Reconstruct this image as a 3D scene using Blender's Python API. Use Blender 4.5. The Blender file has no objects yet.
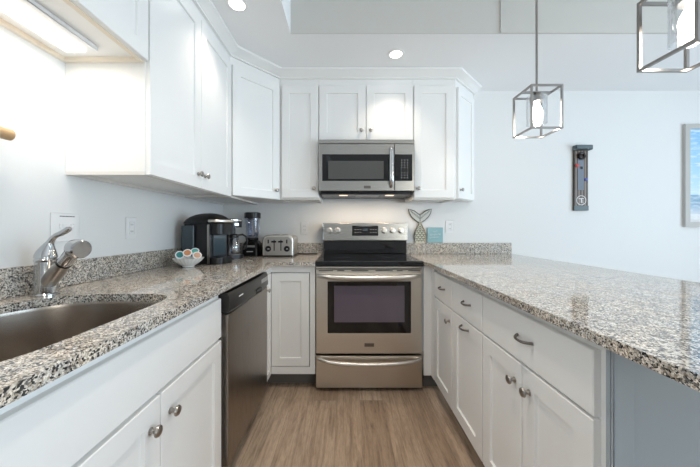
import bpy, bmesh, math, random
from mathutils import Vector, Matrix
random.seed(7)
S = bpy.context.scene
COL = S.collection
PI = math.pi

# ------------------------------------------------------------------ camera
cam_d = bpy.data.cameras.new('camera')
cam = bpy.data.objects.new('camera', cam_d)
COL.objects.link(cam)
cam.location = (0, 0, 1.15)
cam.rotation_euler = (PI / 2, 0, 0)
cam_d.sensor_width = 36.0
cam_d.lens = 284 / 700 * 36.0
cam_d.shift_x = 4 / 700
cam_d.shift_y = -5 / 700
cam_d.clip_start = 0.02
S.camera = cam

# ------------------------------------------------------------------ colour, world, daylight
S.view_settings.view_transform = 'Standard'
S.view_settings.look = 'None'
S.view_settings.gamma = 1.0
S.view_settings.use_curve_mapping = False
S.view_settings.exposure = 0.28
S.cycles.use_denoising = True
S.cycles.max_bounces = 10
S.cycles.diffuse_bounces = 6
S.cycles.glossy_bounces = 5
S.cycles.transparent_max_bounces = 12
S.cycles.caustics_reflective = False
S.cycles.caustics_refractive = False

world = bpy.data.worlds.new('sky')
S.world = world
world.use_nodes = True
wn = world.node_tree.nodes
wn['Background'].inputs[0].default_value = (0.70, 0.85, 1.0, 1)
wn['Background'].inputs[1].default_value = 1.2


def area(name, loc, rot, sx, sy, power, color):
    d = bpy.data.lights.new(name, 'AREA')
    d.shape = 'RECTANGLE'
    d.size, d.size_y = sx, sy
    d.energy = power
    d.color = color
    o = bpy.data.objects.new(name, d)
    COL.objects.link(o)
    o.location = loc
    o.rotation_euler = rot
    return o


DAY = (0.68, 0.84, 1.0)
area('daylight_from_sliding_door', (4.66, -0.4, 1.2), (0, math.radians(112), 0), 2.2, 3.6, 138, DAY)      # shines to -X, with an upward tilt added to brighten the ceiling
area('warm_fill_from_rear_window', (3.15, -4.56, 1.5), (PI / 2, 0, 0), 2.1, 1.5, 70, (1.0, 0.94, 0.86))   # shines to +Y, warm fill added for faces turned to the camera


# ------------------------------------------------------------------ materials
def new_mat(name):
    m = bpy.data.materials.new(name)
    m.use_nodes = True
    nt = m.node_tree
    return m, nt, nt.nodes['Principled BSDF']


def mat(name, col, rough=0.5, metal=0.0, spec=0.5, coat=0.0, emit=None, estr=0.0, bump=0.0, bscale=200.0, trans=0.0, ior=1.45):
    m, nt, p = new_mat(name)
    p.inputs['Base Color'].default_value = (*col, 1)
    p.inputs['Roughness'].default_value = rough
    p.inputs['Metallic'].default_value = metal
    p.inputs['Specular IOR Level'].default_value = spec
    p.inputs['Coat Weight'].default_value = coat
    p.inputs['Transmission Weight'].default_value = trans
    p.inputs['IOR'].default_value = ior
    if emit:
        p.inputs['Emission Color'].default_value = (*emit, 1)
        p.inputs['Emission Strength'].default_value = estr
    if bump:
        tc = nt.nodes.new('ShaderNodeTexCoord')
        n = nt.nodes.new('ShaderNodeTexNoise')
        n.inputs['Scale'].default_value = bscale
        b = nt.nodes.new('ShaderNodeBump')
        b.inputs['Strength'].default_value = bump
        b.inputs['Distance'].default_value = 0.002
        nt.links.new(tc.outputs['Object'], n.inputs['Vector'])
        nt.links.new(n.outputs['Fac'], b.inputs['Height'])
        nt.links.new(b.outputs['Normal'], p.inputs['Normal'])
    return m


def ramp(nt, stops, interp='LINEAR'):
    r = nt.nodes.new('ShaderNodeValToRGB')
    r.color_ramp.interpolation = interp
    e = r.color_ramp.elements
    while len(e) < len(stops):
        e.new(0.5)
    for k, (p, c) in enumerate(stops):
        e[k].position = p
        e[k].color = (*c, 1)
    return r


def mixc(nt, blend, fac, a, b):
    n = nt.nodes.new('ShaderNodeMix')
    n.data_type = 'RGBA'
    n.blend_type = blend
    for sock, v in ((n.inputs[0], fac), (n.inputs[6], a), (n.inputs[7], b)):
        if isinstance(v, (int, float)):
            sock.default_value = v
        elif isinstance(v, tuple):
            sock.default_value = (*v, 1)
        else:
            nt.links.new(v, sock)
    return n.outputs[2]


def granite_mat(rough=0.06, spec=0.75):
    m, nt, p = new_mat('granite')
    tc = nt.nodes.new('ShaderNodeTexCoord')
    L = nt.links.new

    def vor(scale, rnd=1.0):
        v = nt.nodes.new('ShaderNodeTexVoronoi')
        v.inputs['Scale'].default_value = scale
        v.inputs['Randomness'].default_value = rnd
        return v
    # wobble the coordinates so the grains are irregular
    nz = nt.nodes.new('ShaderNodeTexNoise')
    nz.inputs['Scale'].default_value = 60
    nz.inputs['Detail'].default_value = 3
    L(tc.outputs['Object'], nz.inputs['Vector'])
    ad = nt.nodes.new('ShaderNodeVectorMath')
    ad.operation = 'MULTIPLY_ADD'
    ad.inputs[1].default_value = (0.007, 0.007, 0.007)
    L(nz.outputs['Color'], ad.inputs[0])
    L(tc.outputs['Object'], ad.inputs[2])
    v1 = vor(265)
    L(ad.outputs[0], v1.inputs['Vector'])
    sep = nt.nodes.new('ShaderNodeSeparateColor')
    L(v1.outputs['Color'], sep.inputs[0])
    base = ramp(nt, [(0.0, (0.035, 0.037, 0.042)), (0.13, (0.17, 0.17, 0.175)), (0.25, (0.37, 0.325, 0.275)), (0.38, (0.47, 0.445, 0.415)),
                     (0.54, (0.60, 0.58, 0.555)), (0.75, (0.76, 0.735, 0.70))], 'CONSTANT')
    L(sep.outputs[0], base.inputs['Fac'])
    v2 = vor(420)
    L(ad.outputs[0], v2.inputs['Vector'])
    sep2 = nt.nodes.new('ShaderNodeSeparateColor')
    L(v2.outputs['Color'], sep2.inputs[0])
    fine = ramp(nt, [(0.0, (0.12, 0.12, 0.125)), (0.10, (0.60, 0.57, 0.53)), (0.26, (1, 1, 1))], 'CONSTANT')
    L(sep2.outputs[1], fine.inputs['Fac'])
    c = mixc(nt, 'MULTIPLY', 0.8, base.outputs[0], fine.outputs[0])
    n2 = nt.nodes.new('ShaderNodeTexNoise')
    n2.inputs['Scale'].default_value = 9
    n2.inputs['Detail'].default_value = 2
    L(tc.outputs['Object'], n2.inputs['Vector'])
    tint = ramp(nt, [(0.35, (0.98, 0.94, 0.88)), (0.65, (0.92, 0.94, 0.96))])
    L(n2.outputs['Fac'], tint.inputs['Fac'])
    c = mixc(nt, 'MULTIPLY', 1.0, c, tint.outputs[0])
    n3 = nt.nodes.new('ShaderNodeTexNoise')
    n3.inputs['Scale'].default_value = 48
    n3.inputs['Detail'].default_value = 4
    L(tc.outputs['Object'], n3.inputs['Vector'])
    mott = ramp(nt, [(0.34, (0.64, 0.62, 0.60)), (0.46, (1.06, 1.03, 0.99)), (0.66, (1.26, 1.22, 1.17))])
    L(n3.outputs['Fac'], mott.inputs['Fac'])
    c = mixc(nt, 'MULTIPLY', 0.9, c, mott.outputs[0])
    L(c, p.inputs['Base Color'])
    p.inputs['Roughness'].default_value = rough
    p.inputs['Specular IOR Level'].default_value = spec
    return m


def floor_mat():
    m, nt, p = new_mat('wood_plank_floor')
    L = nt.links.new
    tc = nt.nodes.new('ShaderNodeTexCoord')
    mp = nt.nodes.new('ShaderNodeMapping')
    mp.inputs['Rotation'].default_value = (0, 0, PI / 2)
    mp.inputs['Location'].default_value = (0.4, 0.06, 0)
    L(tc.outputs['Object'], mp.inputs['Vector'])
    br = nt.nodes.new('ShaderNodeTexBrick')
    br.offset = 0.37
    br.offset_frequency = 3
    br.squash = 1.3
    br.squash_frequency = 2
    br.inputs['Color1'].default_value = (0.0, 0, 0, 1)
    br.inputs['Color2'].default_value = (1, 1, 1, 1)
    br.inputs['Mortar'].default_value = (0.5, 0.5, 0.5, 1)
    br.inputs['Scale'].default_value = 1.0
    br.inputs['Mortar Size'].default_value = 0.0009
    br.inputs['Brick Width'].default_value = 1.5
    br.inputs['Row Height'].default_value = 0.152
    L(mp.outputs[0], br.inputs['Vector'])
    plank = ramp(nt, [(0.0, (0.30, 0.212, 0.147)), (0.5, (0.41, 0.302, 0.218)), (1.0, (0.52, 0.402, 0.305))])
    L(br.outputs['Color'], plank.inputs['Fac'])
    # grain, stretched along the plank and shifted per plank
    mp2 = nt.nodes.new('ShaderNodeMapping')
    mp2.inputs['Scale'].default_value = (2.0, 26, 1)
    off = nt.nodes.new('ShaderNodeVectorMath')
    off.operation = 'MULTIPLY_ADD'
    off.inputs[1].default_value = (7, 3, 0)
    L(br.outputs['Color'], off.inputs[0])
    L(mp.outputs[0], off.inputs[2])
    L(off.outputs[0], mp2.inputs['Vector'])
    g = nt.nodes.new('ShaderNodeTexNoise')
    g.inputs['Scale'].default_value = 1.6
    g.inputs['Detail'].default_value = 8
    g.inputs['Roughness'].default_value = 0.68
    g.inputs['Distortion'].default_value = 0.6
    L(mp2.outputs[0], g.inputs['Vector'])
    gr = ramp(nt, [(0.30, (0.42, 0.37, 0.33)), (0.44, (0.80, 0.77, 0.74)), (0.58, (1.15, 1.13, 1.11)), (0.8, (0.70, 0.66, 0.62))])
    L(g.outputs['Fac'], gr.inputs['Fac'])
    c = mixc(nt, 'MULTIPLY', 0.9, plank.outputs[0], gr.outputs[0])
    g2 = nt.nodes.new('ShaderNodeTexNoise')
    g2.inputs['Scale'].default_value = 5.0
    g2.inputs['Detail'].default_value = 6
    g2.inputs['Roughness'].default_value = 0.75
    mp3 = nt.nodes.new('ShaderNodeMapping')
    mp3.inputs['Scale'].default_value = (4.0, 22, 1)
    L(off.outputs[0], mp3.inputs['Vector'])
    L(mp3.outputs[0], g2.inputs['Vector'])
    gr2 = ramp(nt, [(0.34, (0.62, 0.58, 0.55)), (0.5, (1.0, 1.0, 1.0)), (0.66, (1.16, 1.15, 1.13))])
    L(g2.outputs['Fac'], gr2.inputs['Fac'])
    c = mixc(nt, 'MULTIPLY', 0.55, c, gr2.outputs[0])
    mortar = mixc(nt, 'MIX', br.outputs['Fac'], c, (0.24, 0.175, 0.125))
    L(mortar, p.inputs['Base Color'])
    p.inputs['Roughness'].default_value = 0.42
    b = nt.nodes.new('ShaderNodeBump')
    b.inputs['Strength'].default_value = 0.15
    b.inputs['Distance'].default_value = 0.002
    L(g.outputs['Fac'], b.inputs['Height'])
    L(b.outputs['Normal'], p.inputs['Normal'])
    return m


def brushed(name, col, rough, axis='x'):
    m, nt, p = new_mat(name)
    L = nt.links.new
    tc = nt.nodes.new('ShaderNodeTexCoord')
    mp = nt.nodes.new('ShaderNodeMapping')
    mp.inputs['Scale'].default_value = {'x': (3, 300, 300), 'z': (300, 300, 3), 'y': (300, 3, 300)}[axis]
    n = nt.nodes.new('ShaderNodeTexNoise')
    n.inputs['Scale'].default_value = 2.0
    n.inputs['Detail'].default_value = 3
    L(tc.outputs['Object'], mp.inputs['Vector'])
    L(mp.outputs[0], n.inputs['Vector'])
    r = nt.nodes.new('ShaderNodeMapRange')
    r.inputs[3].default_value = rough - 0.06
    r.inputs[4].default_value = rough + 0.08
    L(n.outputs['Fac'], r.inputs[0])
    L(r.outputs[0], p.inputs['Roughness'])
    c = ramp(nt, [(0.3, tuple(x * 0.975 for x in col)), (0.7, tuple(min(1, x * 1.025) for x in col))])
    L(n.outputs['Fac'], c.inputs['Fac'])
    L(c.outputs[0], p.inputs['Base Color'])
    p.inputs['Metallic'].default_value = 1.0
    return m


def clear_glass(name, tint=(0.985, 0.99, 0.995), refl=0.05):
    m, nt, p = new_mat(name)
    L = nt.links.new
    nt.nodes.remove(p)
    out = nt.nodes['Material Output']
    t = nt.nodes.new('ShaderNodeBsdfTransparent')
    t.inputs[0].default_value = (*tint, 1)
    g = nt.nodes.new('ShaderNodeBsdfGlossy')
    g.inputs['Roughness'].default_value = 0.02
    lw = nt.nodes.new('ShaderNodeLayerWeight')
    lw.inputs['Blend'].default_value = 0.35
    mr = nt.nodes.new('ShaderNodeMapRange')
    mr.inputs[3].default_value = refl
    mr.inputs[4].default_value = 0.75
    L(lw.outputs['Facing'], mr.inputs[0])
    mx = nt.nodes.new('ShaderNodeMixShader')
    L(mr.outputs[0], mx.inputs[0])
    L(t.outputs[0], mx.inputs[1])
    L(g.outputs[0], mx.inputs[2])
    L(mx.outputs[0], out.inputs[0])
    return m


def picture_mat():
    m, nt, p = new_mat('beach_print')
    L = nt.links.new
    tc = nt.nodes.new('ShaderNodeTexCoord')
    sx = nt.nodes.new('ShaderNodeSeparateXYZ')
    L(tc.outputs['Object'], sx.inputs[0])
    mr = nt.nodes.new('ShaderNodeMapRange')
    mr.inputs[1].default_value = -0.46
    mr.inputs[2].default_value = 0.46
    L(sx.outputs['Z'], mr.inputs[0])
    r = ramp(nt, [(0.0, (0.62, 0.60, 0.58)), (0.09, (0.72, 0.74, 0.76)), (0.17, (0.42, 0.55, 0.66)), (0.22, (0.25, 0.42, 0.56)), (0.30, (0.22, 0.40, 0.56)),
                  (0.31, (0.62, 0.78, 0.88)), (0.6, (0.40, 0.66, 0.86)), (1.0, (0.25, 0.54, 0.82))])
    L(mr.outputs[0], r.inputs['Fac'])
    mp = nt.nodes.new('ShaderNodeMapping')
    mp.inputs['Scale'].default_value = (3, 1, 14)
    L(tc.outputs['Object'], mp.inputs['Vector'])
    n = nt.nodes.new('ShaderNodeTexNoise')
    n.inputs['Scale'].default_value = 3
    n.inputs['Detail'].default_value = 5
    L(mp.outputs[0], n.inputs['Vector'])
    cl = ramp(nt, [(0.48, (0, 0, 0)), (0.66, (0.6, 0.6, 0.6))])
    L(n.outputs['Fac'], cl.inputs['Fac'])
    c = mixc(nt, 'MIX', cl.outputs[0], r.outputs[0], (0.86, 0.9, 0.93))
    L(c, p.inputs['Base Color'])
    p.inputs['Roughness'].default_value = 0.5
    return m


def stripe_wood_mat():
    m, nt, p = new_mat('striped_dark_wood')
    L = nt.links.new
    tc = nt.nodes.new('ShaderNodeTexCoord')
    w = nt.nodes.new('ShaderNodeTexWave')
    w.wave_type = 'BANDS'
    w.bands_direction = 'X'
    w.inputs['Scale'].default_value = 11
    w.inputs['Distortion'].default_value = 0.25
    L(tc.outputs['Object'], w.inputs['Vector'])
    r = ramp(nt, [(0.0, (0.035, 0.028, 0.026)), (0.45, (0.10, 0.075, 0.06)), (0.75, (0.20, 0.15, 0.115)), (1.0, (0.26, 0.21, 0.17))])
    L(w.outputs['Fac'], r.inputs['Fac'])
    L(r.outputs[0], p.inputs['Base Color'])
    p.inputs['Roughness'].default_value = 0.45
    return m


M = {}
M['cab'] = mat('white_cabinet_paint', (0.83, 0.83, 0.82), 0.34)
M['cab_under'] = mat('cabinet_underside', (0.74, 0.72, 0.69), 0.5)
M['birch'] = mat('raw_birch', (0.80, 0.72, 0.60), 0.55, bump=0.1, bscale=60)
M['wall'] = mat('wall_paint', (0.77, 0.78, 0.78), 0.75, bump=0.08, bscale=350)
M['ceil'] = mat('ceiling_paint', (0.86, 0.87, 0.88), 0.85, bump=0.05, bscale=300)
M['soffit'] = mat('greige_soffit', (0.57, 0.56, 0.53), 0.8)  # greyer and darker than the walls
M['panel'] = mat('blue_grey_panel', (0.34, 0.385, 0.42), 0.5)  # one even tone, darker and bluer than the cabinet fronts
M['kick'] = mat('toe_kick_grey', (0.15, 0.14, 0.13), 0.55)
M['trim'] = mat('white_trim', (0.83, 0.83, 0.83), 0.4)
M['granite'] = granite_mat()
M['granite_wall'] = granite_mat(0.4, 0.4)
M['floor'] = floor_mat()
M['steel'] = brushed('stainless_steel', (0.64, 0.605, 0.55), 0.30, 'x')
M['steel_m'] = brushed('stainless_steel_microwave', (0.44, 0.425, 0.40), 0.28, 'x')
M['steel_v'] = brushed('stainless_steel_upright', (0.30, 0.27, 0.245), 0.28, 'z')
M['sink'] = mat('sink_steel', (0.42, 0.37, 0.325), 0.27, 1.0)
M['chrome'] = mat('chrome', (0.56, 0.56, 0.565), 0.09, 1.0)
M['handle'] = mat('satin_handle_steel', (0.68, 0.65, 0.61), 0.30, 1.0)
M['nickel'] = mat('brushed_nickel', (0.40, 0.375, 0.35), 0.28, 1.0)
M['lamp_metal'] = mat('lamp_nickel', (0.30, 0.285, 0.27), 0.28, 1.0)
M['dw_panel'] = mat('dark_graphite_panel', (0.035, 0.033, 0.032), 0.3, 0.4)
M['dark_metal'] = mat('dark_pewter', (0.18, 0.165, 0.15), 0.35, 1.0)
M['black_glass'] = mat('black_ceramic_glass', (0.006, 0.006, 0.007), 0.06, spec=0.6)
M['oven_glass'] = mat('oven_window_glass', (0.11, 0.09, 0.125), 0.05, spec=0.9)  # purple base colour stands in for reflections in the pane
M['micro_screen'] = mat('microwave_mesh_window', (0.085, 0.085, 0.082), 0.18)
M['black'] = mat('black_plastic', (0.008, 0.008, 0.009), 0.28, spec=0.4)
M['black_soft'] = mat('dark_charcoal_plastic', (0.018, 0.0185, 0.021), 0.24, spec=0.3)
M['smoke'] = mat('smoky_tank_plastic', (0.04, 0.06, 0.075), 0.1, spec=0.6)
M['grey_plastic'] = mat('grey_plastic', (0.32, 0.32, 0.33), 0.35)
M['white_plastic'] = mat('white_plastic', (0.80, 0.81, 0.82), 0.35)
M['ink'] = mat('dark_ink', (0.05, 0.05, 0.05), 0.6)
M['mark'] = mat('white_mark', (0.75, 0.75, 0.75), 0.5)
M['ceramic'] = mat('white_ceramic', (0.80, 0.82, 0.82), 0.15)
M['teal'] = mat('teal_foil', (0.03, 0.24, 0.26), 0.35)
M['mint'] = mat('mint_foil', (0.10, 0.42, 0.38), 0.35)
M['peach'] = mat('peach_foil', (0.55, 0.24, 0.11), 0.4)
M['cream'] = mat('cream_foil', (0.60, 0.36, 0.24), 0.4)
M['sign'] = mat('sea_blue_board', (0.27, 0.46, 0.50), 0.6, bump=0.3, bscale=80)
M['wood'] = mat('light_oak', (0.52, 0.33, 0.17), 0.5, bump=0.3, bscale=120)
M['towel'] = mat('white_terry', (0.80, 0.80, 0.80), 0.95, bump=0.8, bscale=500)
M['verdigris'] = mat('aged_metal_scales', (0.54, 0.55, 0.46), 0.45, 0.3)
M['bronze'] = mat('dark_bronze_rim', (0.10, 0.10, 0.09), 0.45, 0.5)
M['rust'] = mat('copper_edge', (0.42, 0.22, 0.08), 0.5, 0.4)
M['pale_metal'] = mat('pale_fin_metal', (0.50, 0.52, 0.50), 0.45, 0.3)
M['glass'] = clear_glass('clear_glass')
M['jar'] = clear_glass('blender_jar_plastic', (0.80, 0.82, 0.88), 0.12)
M['carafe'] = clear_glass('carafe_glass', (0.75, 0.76, 0.78), 0.15)
M['pane'] = clear_glass('window_pane', (0.95, 0.98, 0.98), 0.05)
M['frame_grey'] = mat('silver_grey_frame', (0.50, 0.49, 0.47), 0.45, bump=0.2, bscale=150)
M['print'] = picture_mat()
M['stripes'] = stripe_wood_mat()
M['slate'] = mat('slate_painted_cap', (0.11, 0.145, 0.16), 0.4)
M['slate_band'] = mat('slate_centre_band', (0.17, 0.20, 0.25), 0.5)
M['red'] = mat('red_paint', (0.55, 0.06, 0.05), 0.4)
M['blue'] = mat('blue_paint', (0.05, 0.10, 0.42), 0.4)
M['lens_warm'] = mat('lit_lens_warm', (0.9, 0.85, 0.78), 0.5, emit=(1.0, 0.90, 0.76), estr=2.5)
M['lens_white'] = mat('lit_downlight', (0.9, 0.9, 0.9), 0.5, emit=(1.0, 0.96, 0.90), estr=6.0)
M['bulb'] = mat('lit_bulb', (1, 1, 1), 0.3, emit=(1.0, 0.93, 0.82), estr=14.0)
M['micro_lamp'] = mat('lit_cooktop_lamp', (1, 0.9, 0.8), 0.4, emit=(1.0, 0.78, 0.62), estr=0.7)


# ------------------------------------------------------------------ mesh helpers
class B:
    """collects shapes and links them as ONE mesh object"""

    def __init__(s, m=None):
        s.bm = bmesh.new()
        s.m = m.copy() if m else Matrix()

    def vs(s, cos):
        return [s.bm.verts.new(s.m @ Vector(c)) for c in cos]

    def face(s, v):
        try:
            return s.bm.faces.new(v)
        except ValueError:
            return None

    def box(s, x0, x1, y0, y1, z0, z1, bev=0.0, seg=2):
        v = s.vs([(x, y, z) for z in (z0, z1) for y in (y0, y1) for x in (x0, x1)])
        fs = [s.face([v[i] for i in q]) for q in ((0, 1, 3, 2), (4, 5, 7, 6), (0, 1, 5, 4), (2, 3, 7, 6), (0, 2, 6, 4), (1, 3, 7, 5))]
        if bev:
            es = list({e for f in fs for e in f.edges})
            bmesh.ops.bevel(s.bm, geom=es, offset=bev, segments=seg, profile=0.5, affect='EDGES')
        return s

    def loft(s, loops, cap0=True, cap1=True, closed=True):
        R = [s.vs(l) for l in loops]
        n = len(R[0])
        for a, b in zip(R, R[1:]):
            for i in range(n if closed else n - 1):
                j = (i + 1) % n
                s.face([a[i], a[j], b[j], b[i]])
        if cap0:
            s.face(R[0][::-1])
        if cap1:
            s.face(R[-1])
        return s

    def lathe(s, prof, m=None, seg=24):
        """prof: (radius, height) along local z"""
        keep = s.m
        if m is not None:
            s.m = s.m @ m
        rings = []
        for r, h in prof:
            if r < 1e-6:
                rings.append(s.vs([(0, 0, h)]))
            else:
                rings.append(s.vs([(r * math.cos(2 * PI * i / seg), r * math.sin(2 * PI * i / seg), h) for i in range(seg)]))
        for a, b in zip(rings, rings[1:]):
            for i in range(seg):
                j = (i + 1) % seg
                if len(a) == 1 and len(b) == 1:
                    continue
                if len(a) == 1:
                    s.face([a[0], b[j], b[i]])
                elif len(b) == 1:
                    s.face([a[i], a[j], b[0]])
                else:
                    s.face([a[i], a[j], b[j], b[i]])
        ringed = prof[0] == prof[-1]      # a closed section has no caps
        if len(rings[0]) > 1 and not ringed:
            s.face(rings[0][::-1])
        if len(rings[-1]) > 1 and not ringed:
            s.face(rings[-1])
        s.m = keep
        return s

    def cyl(s, p0, p1, r0, r1=None, seg=20):
        p0, p1 = Vector(p0), Vector(p1)
        d = p1 - p0
        q = d.to_track_quat('Z', 'Y').to_matrix().to_4x4()
        return s.lathe([(r0, 0), (r1 if r1 is not None else r0, d.length)], Matrix.Translation(p0) @ q, seg)

    def tube(s, pts, r, seg=10, flat=1.0):
        pts = [Vector(p) for p in pts]
        n = len(pts)
        rad = r if isinstance(r, (list, tuple)) else [r] * n
        tang = []
        for i in range(n):
            t = pts[min(i + 1, n - 1)] - pts[max(i - 1, 0)]
            tang.append(t.normalized())
        up = Vector((0, 0, 1)) if abs(tang[0].z) < 0.9 else Vector((1, 0, 0))
        nrm = (up - tang[0] * up.dot(tang[0])).normalized()
        loops = []
        for i in range(n):
            nrm = (nrm - tang[i] * nrm.dot(tang[i])).normalized()
            bi = tang[i].cross(nrm)
            loops.append([pts[i] + (nrm * math.cos(a) * flat + bi * math.sin(a)) * rad[i] for a in (2 * PI * k / seg for k in range(seg))])
        return s.loft(loops)

    def prism(s, poly, z0, z1, bev=0.0, seg=2):
        lo = s.vs([(x, y, z0) for x, y in poly])
        hi = s.vs([(x, y, z1) for x, y in poly])
        n = len(poly)
        fs = [s.face(lo[::-1]), s.face(hi)]
        for i in range(n):
            j = (i + 1) % n
            fs.append(s.face([lo[i], lo[j], hi[j], hi[i]]))
        if bev:
            es = list({e for f in fs if f for e in f.edges})
            bmesh.ops.bevel(s.bm, geom=es, offset=bev, segments=seg, profile=0.5, affect='EDGES')
        return s

    def build(s, name, m, parent=None, origin=None, local=False):
        bmesh.ops.remove_doubles(s.bm, verts=s.bm.verts, dist=1e-6)
        bmesh.ops.recalc_face_normals(s.bm, faces=s.bm.faces)
        root = ROOT.get(parent.name) if parent else None
        if root is not None and not local:
            s.bm.transform(root.inverted())
        if origin is not None:
            s.bm.transform(Matrix.Translation(-Vector(origin)))
        me = bpy.data.meshes.new(name)
        s.bm.to_mesh(me)
        s.bm.free()
        for p in me.polygons:
            p.use_smooth = True
        me.set_sharp_from_angle(angle=math.radians(32))
        me.materials.append(m)
        o = bpy.data.objects.new(name, me)
        COL.objects.link(o)
        wm = o.modifiers.new('flat_faces', 'WEIGHTED_NORMAL')
        wm.weight = 100
        wm.keep_sharp = True
        if origin is not None:
            o.location = origin
        if parent:
            o.parent = parent
            ROOT[o.name] = root
        return o


ROOT = {}


def tag(o, label, cat, group=None):
    o['label'] = label
    o['category'] = cat
    if group:
        o['group'] = group
    return o


def thing(name, label, cat, loc=(0, 0, 0), rz=0.0, group=None):
    o = bpy.data.objects.new(name, None)
    o.empty_display_size = 0.05
    COL.objects.link(o)
    o.location = loc
    o.rotation_euler = (0, 0, rz)
    ROOT[o.name] = Matrix.Translation(loc) @ Matrix.Rotation(rz, 4, 'Z')
    return tag(o, label, cat, group)


def struct(o):
    o['kind'] = 'structure'
    return o


def frame(O, U, N):
    """maps (u, d, v): u along the face, d outwards, v up"""
    O, U, N = Vector(O), Vector(U).normalized(), Vector(N).normalized()
    m = Matrix.Identity(4)
    for i in range(3):
        m[i][0], m[i][1], m[i][2], m[i][3] = U[i], N[i], (0, 0, 1)[i], O[i]
    return m


LEFT = dict(U=(0, 1, 0), N=(1, 0, 0))
BACK = dict(U=(1, 0, 0), N=(0, -1, 0))
RIGHT = dict(U=(0, 1, 0), N=(-1, 0, 0))


def shaker(m, w, h, t=0.02, st=0.062, rec=0.0085, ch=0.003, bev=0.002):
    b = B(m)
    def ring(i, d):
        return [(i, d, i), (w - i, d, i), (w - i, d, h - i), (i, d, h - i)]
    b.loft([ring(0, 0), ring(0, t - bev), ring(bev, t), ring(st, t), ring(st + ch, t - rec)])
    return b


def slab_front(m, w, h, t=0.02, bev=0.003):
    b = B(m)
    def ring(i, d):
        return [(i, d, i), (w - i, d, i), (w - i, d, h - i), (i, d, h - i)]
    b.loft([ring(0, 0), ring(0, t - bev), ring(bev, t)])
    return b


KNOB = [(0.0095, 0.0), (0.0095, 0.002), (0.0065, 0.004), (0.0055, 0.011), (0.0075, 0.015), (0.0145, 0.019), (0.0155, 0.022), (0.0135, 0.026), (0.008, 0.0285), (0, 0.0292)]


def to_n():
    """local z -> local d axis of a face frame"""
    return Matrix.Rotation(-PI / 2, 4, 'X')


def knob(m, u, v, parent, d=0.02):
    b = B(m @ Matrix.Translation((u, d, v)) @ to_n())
    b.lathe(KNOB, seg=20)
    return b.build('knob', M['nickel'], parent)


def pull(m, u, v, parent, w=0.082, d=0.02):
    b = B(m @ Matrix.Translation((u, d, v)))
    pts, rad = [], []
    n = 16
    for i in range(n + 1):
        s = -1 + 2 * i / n
        pts.append((s * w / 2, 0.0 + 0.024 * (1 - abs(s) ** 3.0), -0.004 * (1 - s * s)))
        rad.append(0.0052 - 0.0012 * (1 - abs(s)))
    b.tube(pts, rad, 10)
    return b.build('pull', M['dark_metal'], parent)


def door(m, w, h, parent, kn=None, name='door', **kw):
    o = shaker(m, w, h, **kw).build(name, M['cab'], parent)
    if kn:
        knob(m, kn[0], kn[1], o, kw.get('t', 0.02))
    return o


# ------------------------------------------------------------------ key dimensions
WX = -1.155        # left wall
BY = 2.66          # back wall
RX = 4.6           # right wall of the living area
NY = -4.5          # rear wall
ZC, ZH = 2.44, 2.78   # kitchen ceiling, raised ceiling
STEP_Y, STEP_X = 1.884, -0.367
CT, CB = 0.914, 0.887  # granite top / bottom

# ------------------------------------------------------------------ shell
struct(B().box(WX - 0.12, RX + 0.12, NY - 0.12, BY + 0.12, -0.1, 0).build('floor', M['floor']))
struct(B().box(WX - 0.12, WX, NY, BY + 0.12, 0, ZH + 0.1).build('wall_left', M['wall']))
struct(B().box(WX, RX + 0.12, BY, BY + 0.12, 0, ZH + 0.1).build('wall_back', M['wall']))


def wall_with_hole(name, along, pos0, pos1, a0, a1, z1, h0, h1, hz0, hz1):
    b = B()
    # a C-frame of four pieces around the opening joined in one wall
    def bx(s0, s1, za, zb):
        if along == 'y':
            b.box(pos0, pos1, s0, s1, za, zb)
        else:
            b.box(s0, s1, pos0, pos1, za, zb)
    bx(a0, h0, 0, z1)
    bx(h1, a1, 0, z1)
    bx(h0, h1, hz1, z1)
    if hz0 > 0:
        bx(h0, h1, 0, hz0)
    return struct(b.build(name, M['wall']))


wall_with_hole('wall_right', 'y', RX, RX + 0.12, NY, BY, ZH + 0.1, -2.2, 1.4, 0.0, 2.3)
wall_with_hole('wall_rear', 'x', NY - 0.12, NY, WX, RX, ZH + 0.1, 2.1, 4.2, 0.75, 2.25)


def glazing(name, m, w, h, n):
    e = bpy.data.objects.new(name, None)
    COL.objects.link(e)
    ROOT[e.name] = Matrix()
    struct(e)
    f = B(m)
    t = 0.06
    f.box(0, w, 0, 0.06, 0, t); f.box(0, w, 0, 0.06, h - t, h)
    for i in range(n + 1):
        u = (w - t) * i / n
        f.box(u, u + t, 0, 0.06, t, h - t)
    f.build('window_frame', M['trim'], e)
    B(m).box(t, w - t, 0.028, 0.032, t, h - t).build('pane', M['pane'], e)


glazing('door_1', frame((RX, -2.2, 0), (0, 1, 0), (1, 0, 0)), 3.6, 2.3, 2)
glazing('window_1', frame((2.1, NY, 0.75), (1, 0, 0), (0, -1, 0)), 2.1, 1.5, 2)

# lower kitchen ceiling (an L), the raised living ceiling and the step between them
struct(B().prism([(WX, NY), (STEP_X, NY), (STEP_X, STEP_Y), (RX, STEP_Y), (RX, BY), (WX, BY)], ZC, ZH).build('ceiling', M['ceil']))
struct(B().box(STEP_X, RX, NY, STEP_Y, ZH, ZH + 0.1).build('ceiling_raised', M['ceil']))
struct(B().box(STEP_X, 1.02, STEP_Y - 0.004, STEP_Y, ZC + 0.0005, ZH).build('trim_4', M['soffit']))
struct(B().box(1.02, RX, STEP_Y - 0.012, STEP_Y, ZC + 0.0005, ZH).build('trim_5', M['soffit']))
struct(B().box(1.6, RX, BY - 0.014, BY, 0, 0.1).build('baseboard_back', M['trim']))


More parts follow.
